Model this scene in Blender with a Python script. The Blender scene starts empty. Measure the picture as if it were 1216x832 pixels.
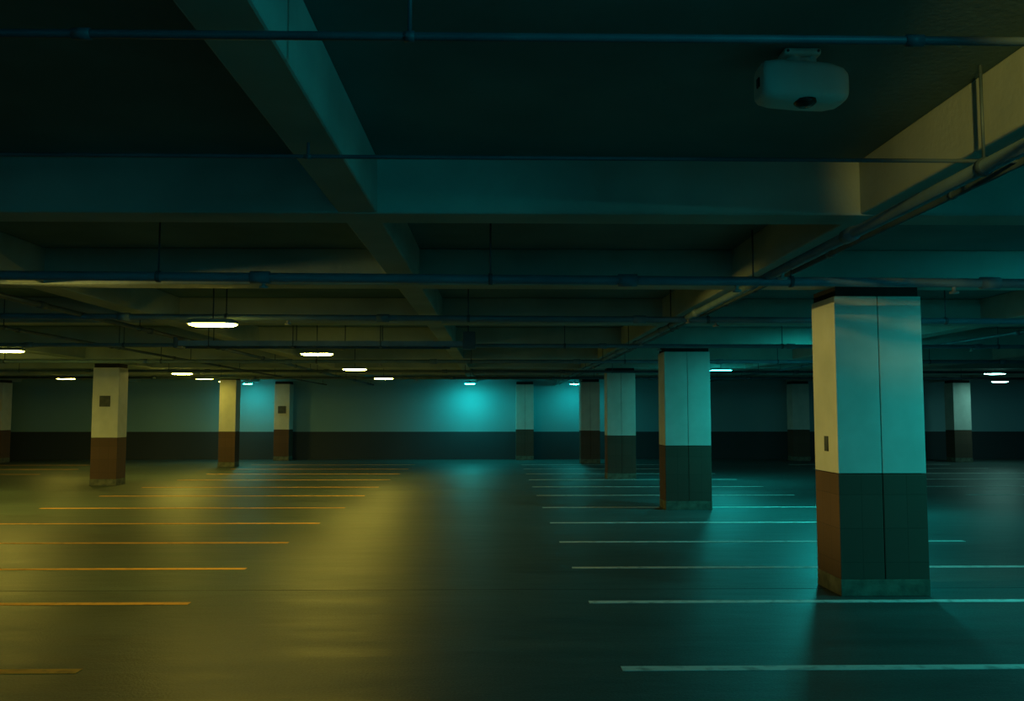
import bpy, bmesh, math, random
from mathutils import Vector, Matrix
random.seed(4)
S=bpy.context.scene
S.view_settings.view_transform='Standard'
S.view_settings.look='None'
CAMH=1.62; COLTOP=2.70; HB=2.79; HS=3.12
XL,XR,YB,YF=-20.0,22.0,-12.0,32.3   # room limits

# ---------------- materials ----------------
def newmat(name):
    m=bpy.data.materials.new(name); m.use_nodes=True
    nt=m.node_tree; b=nt.nodes['Principled BSDF']
    return m,nt,b
def noisy(name,c1,c2,scale=3,rough=0.8,bump=0.1,bscale=40,stretch=(1,1,1),metal=0,spec=0.3,lo=0.35,hi=0.65):
    m,nt,b=newmat(name)
    tc=nt.nodes.new('ShaderNodeTexCoord'); mp=nt.nodes.new('ShaderNodeMapping')
    mp.inputs['Scale'].default_value=stretch
    nt.links.new(tc.outputs['Object'],mp.inputs[0])
    n=nt.nodes.new('ShaderNodeTexNoise'); n.inputs['Scale'].default_value=scale; n.inputs['Detail'].default_value=6
    nt.links.new(mp.outputs[0],n.inputs['Vector'])
    r=nt.nodes.new('ShaderNodeValToRGB')
    r.color_ramp.elements[0].position=lo; r.color_ramp.elements[1].position=hi
    r.color_ramp.elements[0].color=(*c1,1); r.color_ramp.elements[1].color=(*c2,1)
    nt.links.new(n.outputs['Fac'],r.inputs[0]); nt.links.new(r.outputs[0],b.inputs['Base Color'])
    b.inputs['Roughness'].default_value=rough; b.inputs['Metallic'].default_value=metal
    b.inputs['Specular IOR Level'].default_value=spec
    if bump:
        n2=nt.nodes.new('ShaderNodeTexNoise'); n2.inputs['Scale'].default_value=bscale; n2.inputs['Detail'].default_value=4
        nt.links.new(tc.outputs['Object'],n2.inputs['Vector'])
        bp=nt.nodes.new('ShaderNodeBump'); bp.inputs['Strength'].default_value=bump; bp.inputs['Distance'].default_value=0.02
        nt.links.new(n2.outputs['Fac'],bp.inputs['Height']); nt.links.new(bp.outputs[0],b.inputs['Normal'])
    return m
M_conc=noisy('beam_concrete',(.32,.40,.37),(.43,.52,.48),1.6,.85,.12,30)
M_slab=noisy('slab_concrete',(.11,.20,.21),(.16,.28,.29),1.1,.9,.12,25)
M_white=noisy('column_paint_white',(.60,.63,.58),(.72,.74,.69),2.5,.6,.05,60)
M_foot=noisy('footing_concrete',(.09,.10,.075),(.19,.20,.15),7,.9,.3,40)
M_cap=noisy('bearing_pad',(.015,.018,.02),(.03,.03,.03),5,.9,0)
M_joint=noisy('joint_sealant',(.04,.05,.05),(.06,.07,.07),5,.8,0)
M_pipe=noisy('pipe_paint',(.12,.22,.29),(.18,.29,.36),4,.5,0,metal=.1,spec=.4)
M_pipe2=noisy('conduit_dark',(.04,.08,.11),(.08,.13,.16),4,.5,0,metal=.1,spec=.4)
M_body=noisy('device_plastic',(.60,.68,.64),(.70,.78,.73),3,.45,0,spec=.5)
M_glass=noisy('dark_lens',(.01,.012,.015),(.02,.02,.02),3,.15,0,spec=.6)
M_house=noisy('lamp_housing',(.3,.32,.32),(.4,.4,.4),3,.5,0)
M_plate=noisy('plate_grey',(.05,.06,.06),(.09,.10,.09),8,.5,0)
M_lineW=noisy('line_paint_white',(.33,.36,.34),(.80,.82,.78),9,.6,.05,60,lo=.25,hi=.5)
M_lineY=noisy('line_paint_yellow',(.55,.24,.04),(.95,.46,.07),9,.6,.05,60,lo=.25,hi=.5)

def tilemat():
    m,nt,b=newmat('column_dado_tile')
    tc=nt.nodes.new('ShaderNodeTexCoord'); sp=nt.nodes.new('ShaderNodeSeparateXYZ')
    nt.links.new(tc.outputs['Object'],sp.inputs[0])
    ad=nt.nodes.new('ShaderNodeMath'); ad.operation='ADD'
    nt.links.new(sp.outputs[0],ad.inputs[0]); nt.links.new(sp.outputs[1],ad.inputs[1])
    cb=nt.nodes.new('ShaderNodeCombineXYZ'); nt.links.new(ad.outputs[0],cb.inputs[0]); nt.links.new(sp.outputs[2],cb.inputs[1])
    br=nt.nodes.new('ShaderNodeTexBrick'); br.offset=0.0
    br.inputs['Scale'].default_value=1; br.inputs['Brick Width'].default_value=.205; br.inputs['Row Height'].default_value=.30
    br.inputs['Mortar Size'].default_value=.004; br.inputs['Mortar Smooth'].default_value=.3
    br.inputs['Color1'].default_value=(.12,.075,.055,1); br.inputs['Color2'].default_value=(.14,.085,.063,1)
    br.inputs['Mortar'].default_value=(.09,.06,.045,1)
    nt.links.new(cb.outputs[0],br.inputs['Vector'])
    nt.links.new(br.outputs['Color'],b.inputs['Base Color'])
    bp=nt.nodes.new('ShaderNodeBump'); bp.invert=True; bp.inputs['Strength'].default_value=.25; bp.inputs['Distance'].default_value=.01
    nt.links.new(br.outputs['Fac'],bp.inputs['Height']); nt.links.new(bp.outputs[0],b.inputs['Normal'])
    b.inputs['Roughness'].default_value=.75; b.inputs['Specular IOR Level'].default_value=.2
    return m
M_tile=tilemat()

def wallmat():
    m,nt,b=newmat('wall_two_tone_paint')
    tc=nt.nodes.new('ShaderNodeTexCoord'); sp=nt.nodes.new('ShaderNodeSeparateXYZ')
    nt.links.new(tc.outputs['Object'],sp.inputs[0])
    gt=nt.nodes.new('ShaderNodeMath'); gt.operation='GREATER_THAN'; gt.inputs[1].default_value=1.0
    nt.links.new(sp.outputs[2],gt.inputs[0])
    n=nt.nodes.new('ShaderNodeTexNoise'); n.inputs['Scale'].default_value=.6; n.inputs['Detail'].default_value=5
    nt.links.new(tc.outputs['Object'],n.inputs['Vector'])
    up=nt.nodes.new('ShaderNodeValToRGB'); up.color_ramp.elements[0].color=(.20,.39,.44,1); up.color_ramp.elements[1].color=(.27,.49,.54,1)
    lo=nt.nodes.new('ShaderNodeValToRGB'); lo.color_ramp.elements[0].color=(.03,.045,.055,1); lo.color_ramp.elements[1].color=(.045,.062,.072,1)
    nt.links.new(n.outputs['Fac'],up.inputs[0]); nt.links.new(n.outputs['Fac'],lo.inputs[0])
    mx=nt.nodes.new('ShaderNodeMix'); mx.data_type='RGBA'
    nt.links.new(gt.outputs[0],mx.inputs[0]); nt.links.new(lo.outputs[0],mx.inputs[6]); nt.links.new(up.outputs[0],mx.inputs[7])
    nt.links.new(mx.outputs[2],b.inputs['Base Color']); b.inputs['Roughness'].default_value=.75
    return m
M_wall=wallmat()

def floormat():
    m,nt,b=newmat('garage_floor_concrete')
    L=nt.links; N=nt.nodes
    tc=N.new('ShaderNodeTexCoord')
    def noise(sc,st,det=6):
        mp=N.new('ShaderNodeMapping'); mp.inputs['Scale'].default_value=st; L.new(tc.outputs['Object'],mp.inputs[0])
        n=N.new('ShaderNodeTexNoise'); n.inputs['Scale'].default_value=sc; n.inputs['Detail'].default_value=det
        L.new(mp.outputs[0],n.inputs['Vector']); return n
    a=noise(.5,(.5,1.2,1)); c=noise(1.6,(.3,2.4,1)); g=noise(60,(1,1,1),3)
    r=N.new('ShaderNodeValToRGB'); r.color_ramp.elements[0].position=.3; r.color_ramp.elements[1].position=.7
    r.color_ramp.elements[0].color=(.062,.095,.092,1); r.color_ramp.elements[1].color=(.092,.135,.13,1)
    L.new(a.outputs['Fac'],r.inputs[0])
    r2=N.new('ShaderNodeValToRGB'); r2.color_ramp.elements[0].position=.3; r2.color_ramp.elements[1].position=.7
    r2.color_ramp.elements[0].color=(.70,.70,.70,1); r2.color_ramp.elements[1].color=(1.1,1.1,1.1,1)
    L.new(c.outputs['Fac'],r2.inputs[0])
    mx=N.new('ShaderNodeMix'); mx.data_type='RGBA'; mx.blend_type='MULTIPLY'; mx.inputs[0].default_value=1
    L.new(r.outputs[0],mx.inputs[6]); L.new(r2.outputs[0],mx.inputs[7])
    r3=N.new('ShaderNodeValToRGB'); r3.color_ramp.elements[0].position=.3; r3.color_ramp.elements[1].position=.7
    r3.color_ramp.elements[0].color=(.66,.66,.66,1); r3.color_ramp.elements[1].color=(1.2,1.2,1.2,1)
    L.new(g.outputs['Fac'],r3.inputs[0])
    mx2=N.new('ShaderNodeMix'); mx2.data_type='RGBA'; mx2.blend_type='MULTIPLY'; mx2.inputs[0].default_value=1
    L.new(mx.outputs[2],mx2.inputs[6]); L.new(r3.outputs[0],mx2.inputs[7])
    L.new(mx2.outputs[2],b.inputs['Base Color'])
    mr=N.new('ShaderNodeMapRange'); mr.inputs[3].default_value=.36; mr.inputs[4].default_value=.60
    L.new(c.outputs['Fac'],mr.inputs[0]); L.new(mr.outputs[0],b.inputs['Roughness'])
    b.inputs['Specular IOR Level'].default_value=.45
    w=noise(2.5,(.6,1.6,1),5)
    b1=N.new('ShaderNodeBump'); b1.inputs['Strength'].default_value=.35; b1.inputs['Distance'].default_value=.03
    L.new(w.outputs['Fac'],b1.inputs['Height'])
    b2=N.new('ShaderNodeBump'); b2.inputs['Strength'].default_value=.4; b2.inputs['Distance'].default_value=.006
    L.new(g.outputs['Fac'],b2.inputs['Height']); L.new(b1.outputs[0],b2.inputs['Normal']); L.new(b2.outputs[0],b.inputs['Normal'])
    return m
M_floor=floormat()
def emis(name,col,st):
    m=bpy.data.materials.new(name); m.use_nodes=True; nt=m.node_tree; nt.nodes.clear()
    e=nt.nodes.new('ShaderNodeEmission'); e.inputs[0].default_value=(*col,1); e.inputs[1].default_value=st
    o=nt.nodes.new('ShaderNodeOutputMaterial'); nt.links.new(e.outputs[0],o.inputs[0]); return m

# ---------------- mesh helper ----------------
class B:
    def __init__(s,name,mats):
        s.bm=bmesh.new(); s.name=name; s.mats=mats
    def _mi(s,before,mi,smooth=False):
        for f in s.bm.faces:
            if f not in before:
                f.material_index=mi; f.smooth=smooth
    def box(s,x0,x1,y0,y1,z0,z1,mi=0,bev=0):
        before=set(s.bm.faces)
        r=bmesh.ops.create_cube(s.bm,size=1)
        for v in r['verts']:
            v.co=Vector(((x0+x1)/2+v.co.x*(x1-x0),(y0+y1)/2+v.co.y*(y1-y0),(z0+z1)/2+v.co.z*(z1-z0)))
        if bev:
            ed=set()
            for v in r['verts']: ed.update(v.link_edges)
            bmesh.ops.bevel(s.bm,geom=list(ed),offset=bev,segments=2,affect='EDGES',profile=.5)
        s._mi(before,mi)
    def cyl(s,p0,p1,r,mi=0,seg=14,r2=None):
        before=set(s.bm.faces)
        p0=Vector(p0);p1=Vector(p1); d=p1-p0
        q=d.to_track_quat('Z','Y').to_matrix().to_4x4()
        bmesh.ops.create_cone(s.bm,cap_ends=True,segments=seg,radius1=r,radius2=r if r2 is None else r2,depth=d.length,
            matrix=Matrix.Translation((p0+p1)/2)@q)
        s._mi(before,mi,True)
    def lathe(s,c,prof,mi=0,seg=32,ry=1.0,sq=1.0):
        rings=[]
        def P(r,z,i):
            t=2*math.pi*i/seg; cx,sy=math.cos(t),math.sin(t)
            return (c[0]+r*math.copysign(abs(cx)**sq,cx),c[1]+ry*r*math.copysign(abs(sy)**sq,sy),c[2]+z)
        for r,z in prof:
            if r<1e-5: rings.append([s.bm.verts.new((c[0],c[1],c[2]+z))])
            else: rings.append([s.bm.verts.new(P(r,z,i)) for i in range(seg)])
        for a,b in zip(rings,rings[1:]):
            for i in range(seg):
                j=(i+1)%seg
                if len(a)==1 and len(b)==1: continue
                if len(a)==1: f=s.bm.faces.new((a[0],b[i],b[j]))
                elif len(b)==1: f=s.bm.faces.new((a[i],b[0],a[j]))
                else: f=s.bm.faces.new((a[i],b[i],b[j],a[j]))
                f.material_index=mi; f.smooth=True
    def done(s,origin=(0,0,0),parent=None):
        bmesh.ops.recalc_face_normals(s.bm,faces=s.bm.faces)
        me=bpy.data.meshes.new(s.name); s.bm.to_mesh(me); s.bm.free()
        o=bpy.data.objects.new(s.name,me)
        me.transform(Matrix.Translation(-Vector(origin))); o.location=origin
        for m in s.mats: me.materials.append(m)
        S.collection.objects.link(o)
        if parent: o.parent=parent
        return o

# ---------------- room shell ----------------
b=B('floor',[M_floor]); b.box(XL-.2,XR+.2,YB-.2,YF+.2,-.2,0); b.done()
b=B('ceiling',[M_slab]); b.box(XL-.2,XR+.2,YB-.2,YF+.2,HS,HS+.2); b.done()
b=B('wall_back',[M_wall]); b.box(XL-.2,XR+.2,YF,YF+.2,0,HS); b.done()
b=B('wall_front',[M_wall]); b.box(XL-.2,XR+.2,YB-.2,YB,0,.75,0,.02); b.done()
b=B('wall_left',[M_wall]); b.box(XL-.2,XL,YB,YF,0,HS); b.done()
b=B('wall_right',[M_wall]); b.box(XR,XR+.2,YB,YF,0,HS); b.done()

b=B('ceiling_beam_grid',[M_conc])
TY=[-9.4,-5.6,-1.2,5.1,7.95,11.35,15.15,18.7,22.35,25.9,29.4]
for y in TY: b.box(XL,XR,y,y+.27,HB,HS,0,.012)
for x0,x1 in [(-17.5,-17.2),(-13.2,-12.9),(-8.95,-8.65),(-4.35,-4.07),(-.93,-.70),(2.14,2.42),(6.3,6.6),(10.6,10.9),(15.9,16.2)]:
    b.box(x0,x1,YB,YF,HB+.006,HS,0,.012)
b.done()

# ---------------- columns ----------------
def column(x0,x1,y0,y1,plates=(),seam=True):
    b=B('concrete_column',[M_white,M_tile,M_foot,M_cap,M_plate])
    cx=(x0+x1)/2
    b.box(x0+.03,x1-.03,y0+.03,y1-.03,0.05,COLTOP-.01,3)
    D=1.087
    g=.0035
    b.box(x0-.003,x1+.003,y0-.003,y1+.003,0,.15,2,.006)
    if seam:
        for a,c in ((x0,cx-g),(cx+g,x1)):
            b.box(a,c,y0,y1,.15,D-.003,1,.004)
            b.box(a,c,y0,y1,D+.003,COLTOP,0,.006)
    else:
        b.box(x0,x1,y0,y1,.15,D-.004,1,.006); b.box(x0,x1,y0,y1,D+.004,COLTOP,0,.008)
    b.box(x0+.02,x1-.02,y0+.015,y1-.015,COLTOP,HB+.004,3)
    for p in plates: b.box(*p,4,.003)
    return b.done(origin=(x0,y0,0))
column(3.08,3.88,7.98,8.56,plates=[(3.068,3.082,8.20,8.28,1.28,1.42)])
column(2.88,3.67,15.15,15.72)
column(2.78,3.50,22.3,22.85)
column(2.78,3.42,29.35,29.9)
column(.69,1.32,31.7,32.28)
column(-9.29,-8.69,20.5,21.0,plates=[(-9.12,-8.88,20.485,20.502,1.80,2.05)],seam=False)
column(-8.63,-8.12,27.7,28.2,seam=False)
column(-7.88,-7.34,31.5,32.1,plates=[(-7.74,-7.46,31.485,31.502,1.66,1.92)],seam=False)
column(10.4,11.0,31.0,31.6,seam=False)
column(15.6,16.2,30.0,30.6,seam=False)
column(-17.3,-16.7,30.2,30.8,seam=False)
column(3.2,4.0,-6.4,-5.8)
column(-9.6,-9.0,-6.4,-5.8)
column(-9.5,-8.9,7.95,8.5)

# ---------------- stall lines ----------------
LY=[1.9,3.85,5.77,7.78,9.5,11.4,13.4,15.6,17.9,20.0,22.2,24.4,26.6,28.8]
def stall(name,mat,x0,x1,ys,w=.10,gap=None):
    b=B(name,[mat])
    for y in ys:
        if gap and abs(y-15.6)<.1:
            b.box(x0,gap[0],y-w/2,y+w/2,0,.003); b.box(gap[1],x1,y-w/2,y+w/2,0,.003)
        else: b.box(x0,x1,y-w/2,y+w/2,.0,.003)
    b.done()
stall('painted_parking_lines',M_lineY,-7.9,-2.64,LY)
stall('painted_parking_lines',M_lineW,.80,6.0,LY,gap=(2.85,3.72))
stall('painted_parking_lines',M_lineW,9.5,14.8,LY)
stall('painted_parking_lines',M_lineY,-17.5,-12.4,LY)
b=B('floor_expansion_joint',[M_joint])
for y in (8.35,19.2): b.box(XL,XR,y-.006,y+.006,0,.001)
b.done()

# ---------------- lamps ----------------
WARM=(1.0,.78,.10); TEAL=(.02,.92,.86); COOL=(.35,1.0,.85)
EM={}
def em(col,st):
    k=(col,st)
    if k not in EM: EM[k]=emis('lamp_glow_%s_%d'%({WARM:'warm',TEAL:'teal',COOL:'cool'}[col],st),col,st)
    return EM[k]
def lamp(x,y,col,st,r=.26,z=2.70,ry=.55,skirt=0):
    b=B('ceiling_lamp',[M_house,em(col,st),M_pipe2])
    c=(x,y,z)
    b.lathe(c,[(0,.05),(r*.85,.05),(r*1.0,.035),(r*1.04,0.01),(r*1.04,-skirt),(r*1.02,-skirt),(r*1.0,0.006),(0,.010)],0,40,ry,.6)
    b.lathe(c,[(r*.98,.006),(r*.96,-.008),(r*.85,-.018),(r*.4,-.022),(0,-.023)],1,40,ry,.6)
    b.cyl((x,y,z+.045),(x,y,HS),.007,2,8)
    b.cyl((x,y,HS-.03),(x,y,HS),.04,2,12)
    b.done(origin=c)
k=.87
for y,st,fx in ((10.6,72,k),(15.8,92,.822),(21.2,112,k),(26.6,105,k)): lamp(-3.4*fx,y*k,WARM,st,.245,CAMH+1.10*k-.02)
lamp(-3.2,2.2,WARM,6); lamp(-3.4,-4,WARM,12)  # both added out of view as weak warm fill
for y in (15.2,23.6): lamp(-8.35,y,WARM,150)
lamp(-11.4,17.4,WARM,190)  # added beyond the left edge to light the far left column
lamp(-8.85,26.9,WARM,28); lamp(-8.95,29.3,WARM,80,.2); lamp(-8.80,31.4,TEAL,100,.16)  # middle one added, hidden behind a column to warm the next column
lamp(-13,26.9,WARM,60)
lamp(5.5,6.8,TEAL,120); lamp(5.5,14.3,TEAL,210); lamp(5.5,21.6,TEAL,130); lamp(4.6,.2,TEAL,200); lamp(5,-6,TEAL,120)  # last two added out of view to light the column fronts
lamp(-.95,31.2,TEAL,200,.18); lamp(2.75,31.3,TEAL,120,.16)
lamp(13.2,23.2,COOL,40); lamp(16.6,28.9,COOL,40)

def added_spot(x,y,z,tx,ty,tz,col,power,ang,blend=1.0,top=HS):  # made-up spotlights out of view, added to brighten chosen faces
    e=bpy.data.objects.new('added_spot_rig',None); S.collection.objects.link(e); e.location=(x,y,z)
    d=(Vector((tx,ty,tz))-Vector((x,y,z))).normalized()
    b=B('added_spot_can',[M_house,M_pipe2])
    b.cyl(-d*.17,-d*.03,.06,0,20); b.cyl(-d*.20,-d*.17,.04,0,20,.06)
    b.cyl((-d.x*.1,-d.y*.1,-d.z*.1),(-d.x*.1,-d.y*.1,top-z),.012,1,10)
    b.cyl((-d.x*.1,-d.y*.1,top-z-.02),(-d.x*.1,-d.y*.1,top-z),.05,1,16)
    o=b.done(); o.parent=e
    l=bpy.data.lights.new('added_spot_light','SPOT'); l.energy=power; l.color=col; l.spot_size=math.radians(ang); l.spot_blend=blend; l.shadow_soft_size=.05
    lo=bpy.data.objects.new('added_spot_light',l); S.collection.objects.link(lo); lo.parent=e
    lo.rotation_euler=d.to_track_quat('-Z','Y').to_euler()
added_spot(-6.0,7.72,2.66,3.09,8.28,1.85,(1,.78,.17),900,24,.7)  # added: warms the left face of the near right column
added_spot(.80,.2,2.94,2.14,3.55,2.98,(1,.74,.15),250,19,1)  # added: warm light for the right girder's side
added_spot(1.9,.9,2.93,-.70,3.2,2.98,(.02,.9,1),34,70)  # added: teal light for the left girder's side

# ---------------- pipes ----------------
def pipe(name,p0,p1,r,mat,coup=(),rods=(),heads=()):
    b=B(name,[mat,M_pipe2,M_house])
    p0=Vector(p0);p1=Vector(p1); d=(p1-p0)
    b.cyl(p0,p1,r)
    u=d.normalized()
    for t in coup:
        c=p0+d*t; b.cyl(c-u*r*2,c+u*r*2,r*1.35)
    for t in rods:
        c=p0+d*t
        b.cyl(c-u*.015,c+u*.015,r*1.25,1)
        b.cyl((c.x,c.y,c.z+r*.5),(c.x,c.y,HS),.007,1,8)
    for t in heads:
        c=p0+d*t
        b.cyl((c.x,c.y,c.z-r*2.0),c,.014,2,10); b.cyl((c.x,c.y,c.z-r*2.3),(c.x,c.y,c.z-r*1.9),.035,2,12)
    b.done(origin=p0)
def ev(n,o=0): return [(i+.5+o)/n for i in range(n)]
pipe('ceiling_pipe',(XL,2.55,2.755),(XR,2.55,2.715),.013,M_pipe2,ev(17,.1),[i/20+.02 for i in range(20)])
pipe('ceiling_pipe',(XL,3.78,2.775),(XR,3.78,2.69),.009,M_pipe2,[],[i/12+.04 for i in range(12)])
pipe('ceiling_pipe',(XL,6.7,2.76),(XR,6.7,2.53),.036,M_pipe,ev(15),[.335,.373,.415,.475,.53,.60,.7,.8,.1,.2],[.434,.52,.56,.30])
pipe('ceiling_pipe',(XL,9.6,2.73),(XR,9.6,2.59),.033,M_pipe,ev(15,.2),ev(16),ev(9,.3))
pipe('ceiling_pipe',(XL,13.0,2.64),(XR,13.0,2.62),.030,M_pipe,ev(15,.2),ev(13),ev(9,.3))
pipe('ceiling_pipe',(XL,17.2,2.64),(XR,17.2,2.66),.035,M_pipe,ev(15,.2),ev(14),ev(9,.3))
pipe('ceiling_pipe',(XL,21.0,2.66),(XR,21.0,2.62),.03,M_pipe2,ev(15,.2),ev(12),ev(9,.3))
pipe('ceiling_pipe',(XL,25.0,2.66),(XR,25.0,2.64),.035,M_pipe2,ev(15,.2),ev(12),ev(9,.3))
pipe('ceiling_pipe',(2.08,YB,2.66),(2.08,YF,2.70),.032,M_pipe,ev(22),ev(13,.1),ev(14,.3))
pipe('ceiling_pipe',(2.30,YB,2.72),(2.30,YF,2.73),.018,M_pipe2,ev(16),ev(13,.3))
pipe('ceiling_pipe',(-4.5,YB,2.70),(-4.5,YF,2.70),.028,M_pipe2,ev(16),ev(13,.3))
pipe('ceiling_pipe',(-6.2,YB,2.72),(-6.2,YF,2.70),.022,M_pipe2,ev(16),ev(13,.3))
pipe('ceiling_pipe',(6.9,YB,2.70),(6.9,YF,2.70),.025,M_pipe2,ev(16),ev(13,.3))

# cable tray
b=B('cable_tray',[M_pipe,M_pipe2])
x0,x1,y,z=-4.40,-.45,12.25,2.56
b.box(x0,x1,y-.10,y-.085,z,z+.07,0); b.box(x0,x1,y+.085,y+.10,z,z+.07,0)
n=16
for i in range(n):
    xx=x0+.05+(x1-x0-.1)*i/(n-1); b.box(xx-.015,xx+.015,y-.09,y+.09,z+.005,z+.02,0)
for kk in (-.05,0,.05): b.cyl((x0,y+kk,z+.035),(x1,y+kk,z+.035),.016,1)
b.cyl((x0+.1,y,z-.02),(x1-.2,y,z-.02),.014,1)
b.box(x1-.02,x1+.15,y-.12,y+.12,z-.04,z+.20,1,.01)
b.box(x0-.03,x0+.03,y-.12,y+.12,z-.03,z+.12,1,.01)
for xx in (x0+.45,x0+1.6,x0+2.8,x1+.05):
    for kk in (-.11,.11): b.cyl((xx,y+kk,z-.01),(xx,y+kk,HS-.001),.007,1,8)
    b.box(xx-.02,xx+.02,y-.13,y+.13,z-.025,z-.005,1)
b.done(origin=(x0,y,z))

# ---------------- security camera housing ----------------
emp=bpy.data.objects.new('security_camera',None); S.collection.objects.link(emp)
emp.location=(1.26,3.55,2.975)
def part(name,mats,fn):
    b=B(name,mats); fn(b); o=b.done(); o.parent=emp; return o
def body(b):
    secs=[(-.180,.062,.056),(-.177,.074,.068),(-.165,.084,.078),(-.12,.09,.086),(0,.092,.088),(.10,.09,.084),(.15,.080,.072),(.172,.062,.056),(.181,.035,.03)]
    rings=[];seg=32
    for x,w,h in secs:
        ring=[]
        for i in range(seg):
            t=2*math.pi*i/seg; c,s_=math.cos(t),math.sin(t)
            e=.5
            ring.append(b.bm.verts.new((x,w*math.copysign(abs(c)**e,c),h*math.copysign(abs(s_)**e,s_)-.012*(x/.18))))
        rings.append(ring)
    for a,c in zip(rings,rings[1:]):
        for i in range(seg):
            f=b.bm.faces.new((a[i],a[(i+1)%seg],c[(i+1)%seg],c[i])); f.smooth=True
    b.bm.faces.new(rings[0]); b.bm.faces.new(rings[-1])
part('housing',[M_body],body)
part('end_window',[M_glass],lambda b:b.box(-.186,-.178,-.022,.012,-.01,.03,0,.003))
def lens(b):
    b.lathe((.0,-.035,-.080),[(0,-.022),(.03,-.018),(.045,-.006),(.05,.004),(0,.01)],0)
part('lens_dome',[M_glass],lens)
def mount(b):
    b.box(-.085,.07,-.05,.05,.115,.145,0,.012)
    b.cyl((-.03,0,.06),(-.03,0,.13),.04,0,20,.03)
    b.cyl((-.045,-.01,.10),(.05,-.01,.10),.018,0,14)
    b.box(.03,.055,-.03,.03,.06,.13,0,.006)
part('mount_bracket',[M_body],mount)
part('mount_screws',[M_pipe2],lambda b:[b.cyl((x,-.052,.13),(x,-.045,.13),.006,0,8) for x in (-.07,.055)])

b=B('junction_box',[M_body]); b.box(2.78,2.92,4.5,4.6,HS-.10,HS,0,.01); b.cyl((2.85,4.55,HS-.13),(2.85,4.55,HS-.10),.03); b.done()

# ---------------- world + camera ----------------
w=bpy.data.worlds.new('world'); S.world=w; w.use_nodes=True
w.node_tree.nodes['Background'].inputs[0].default_value=(.005,.40,.50,1)
w.node_tree.nodes['Background'].inputs[1].default_value=1.35
cd=bpy.data.cameras.new('camera'); cam=bpy.data.objects.new('camera',cd); S.collection.objects.link(cam)
f=1050.0
cd.sensor_width=36; cd.lens=f/1216*36; cd.clip_start=.05
cam.location=(0,0,CAMH)
cam.rotation_euler=(math.radians(90)+math.atan(76/f),0,-math.atan(18/f))
S.camera=cam
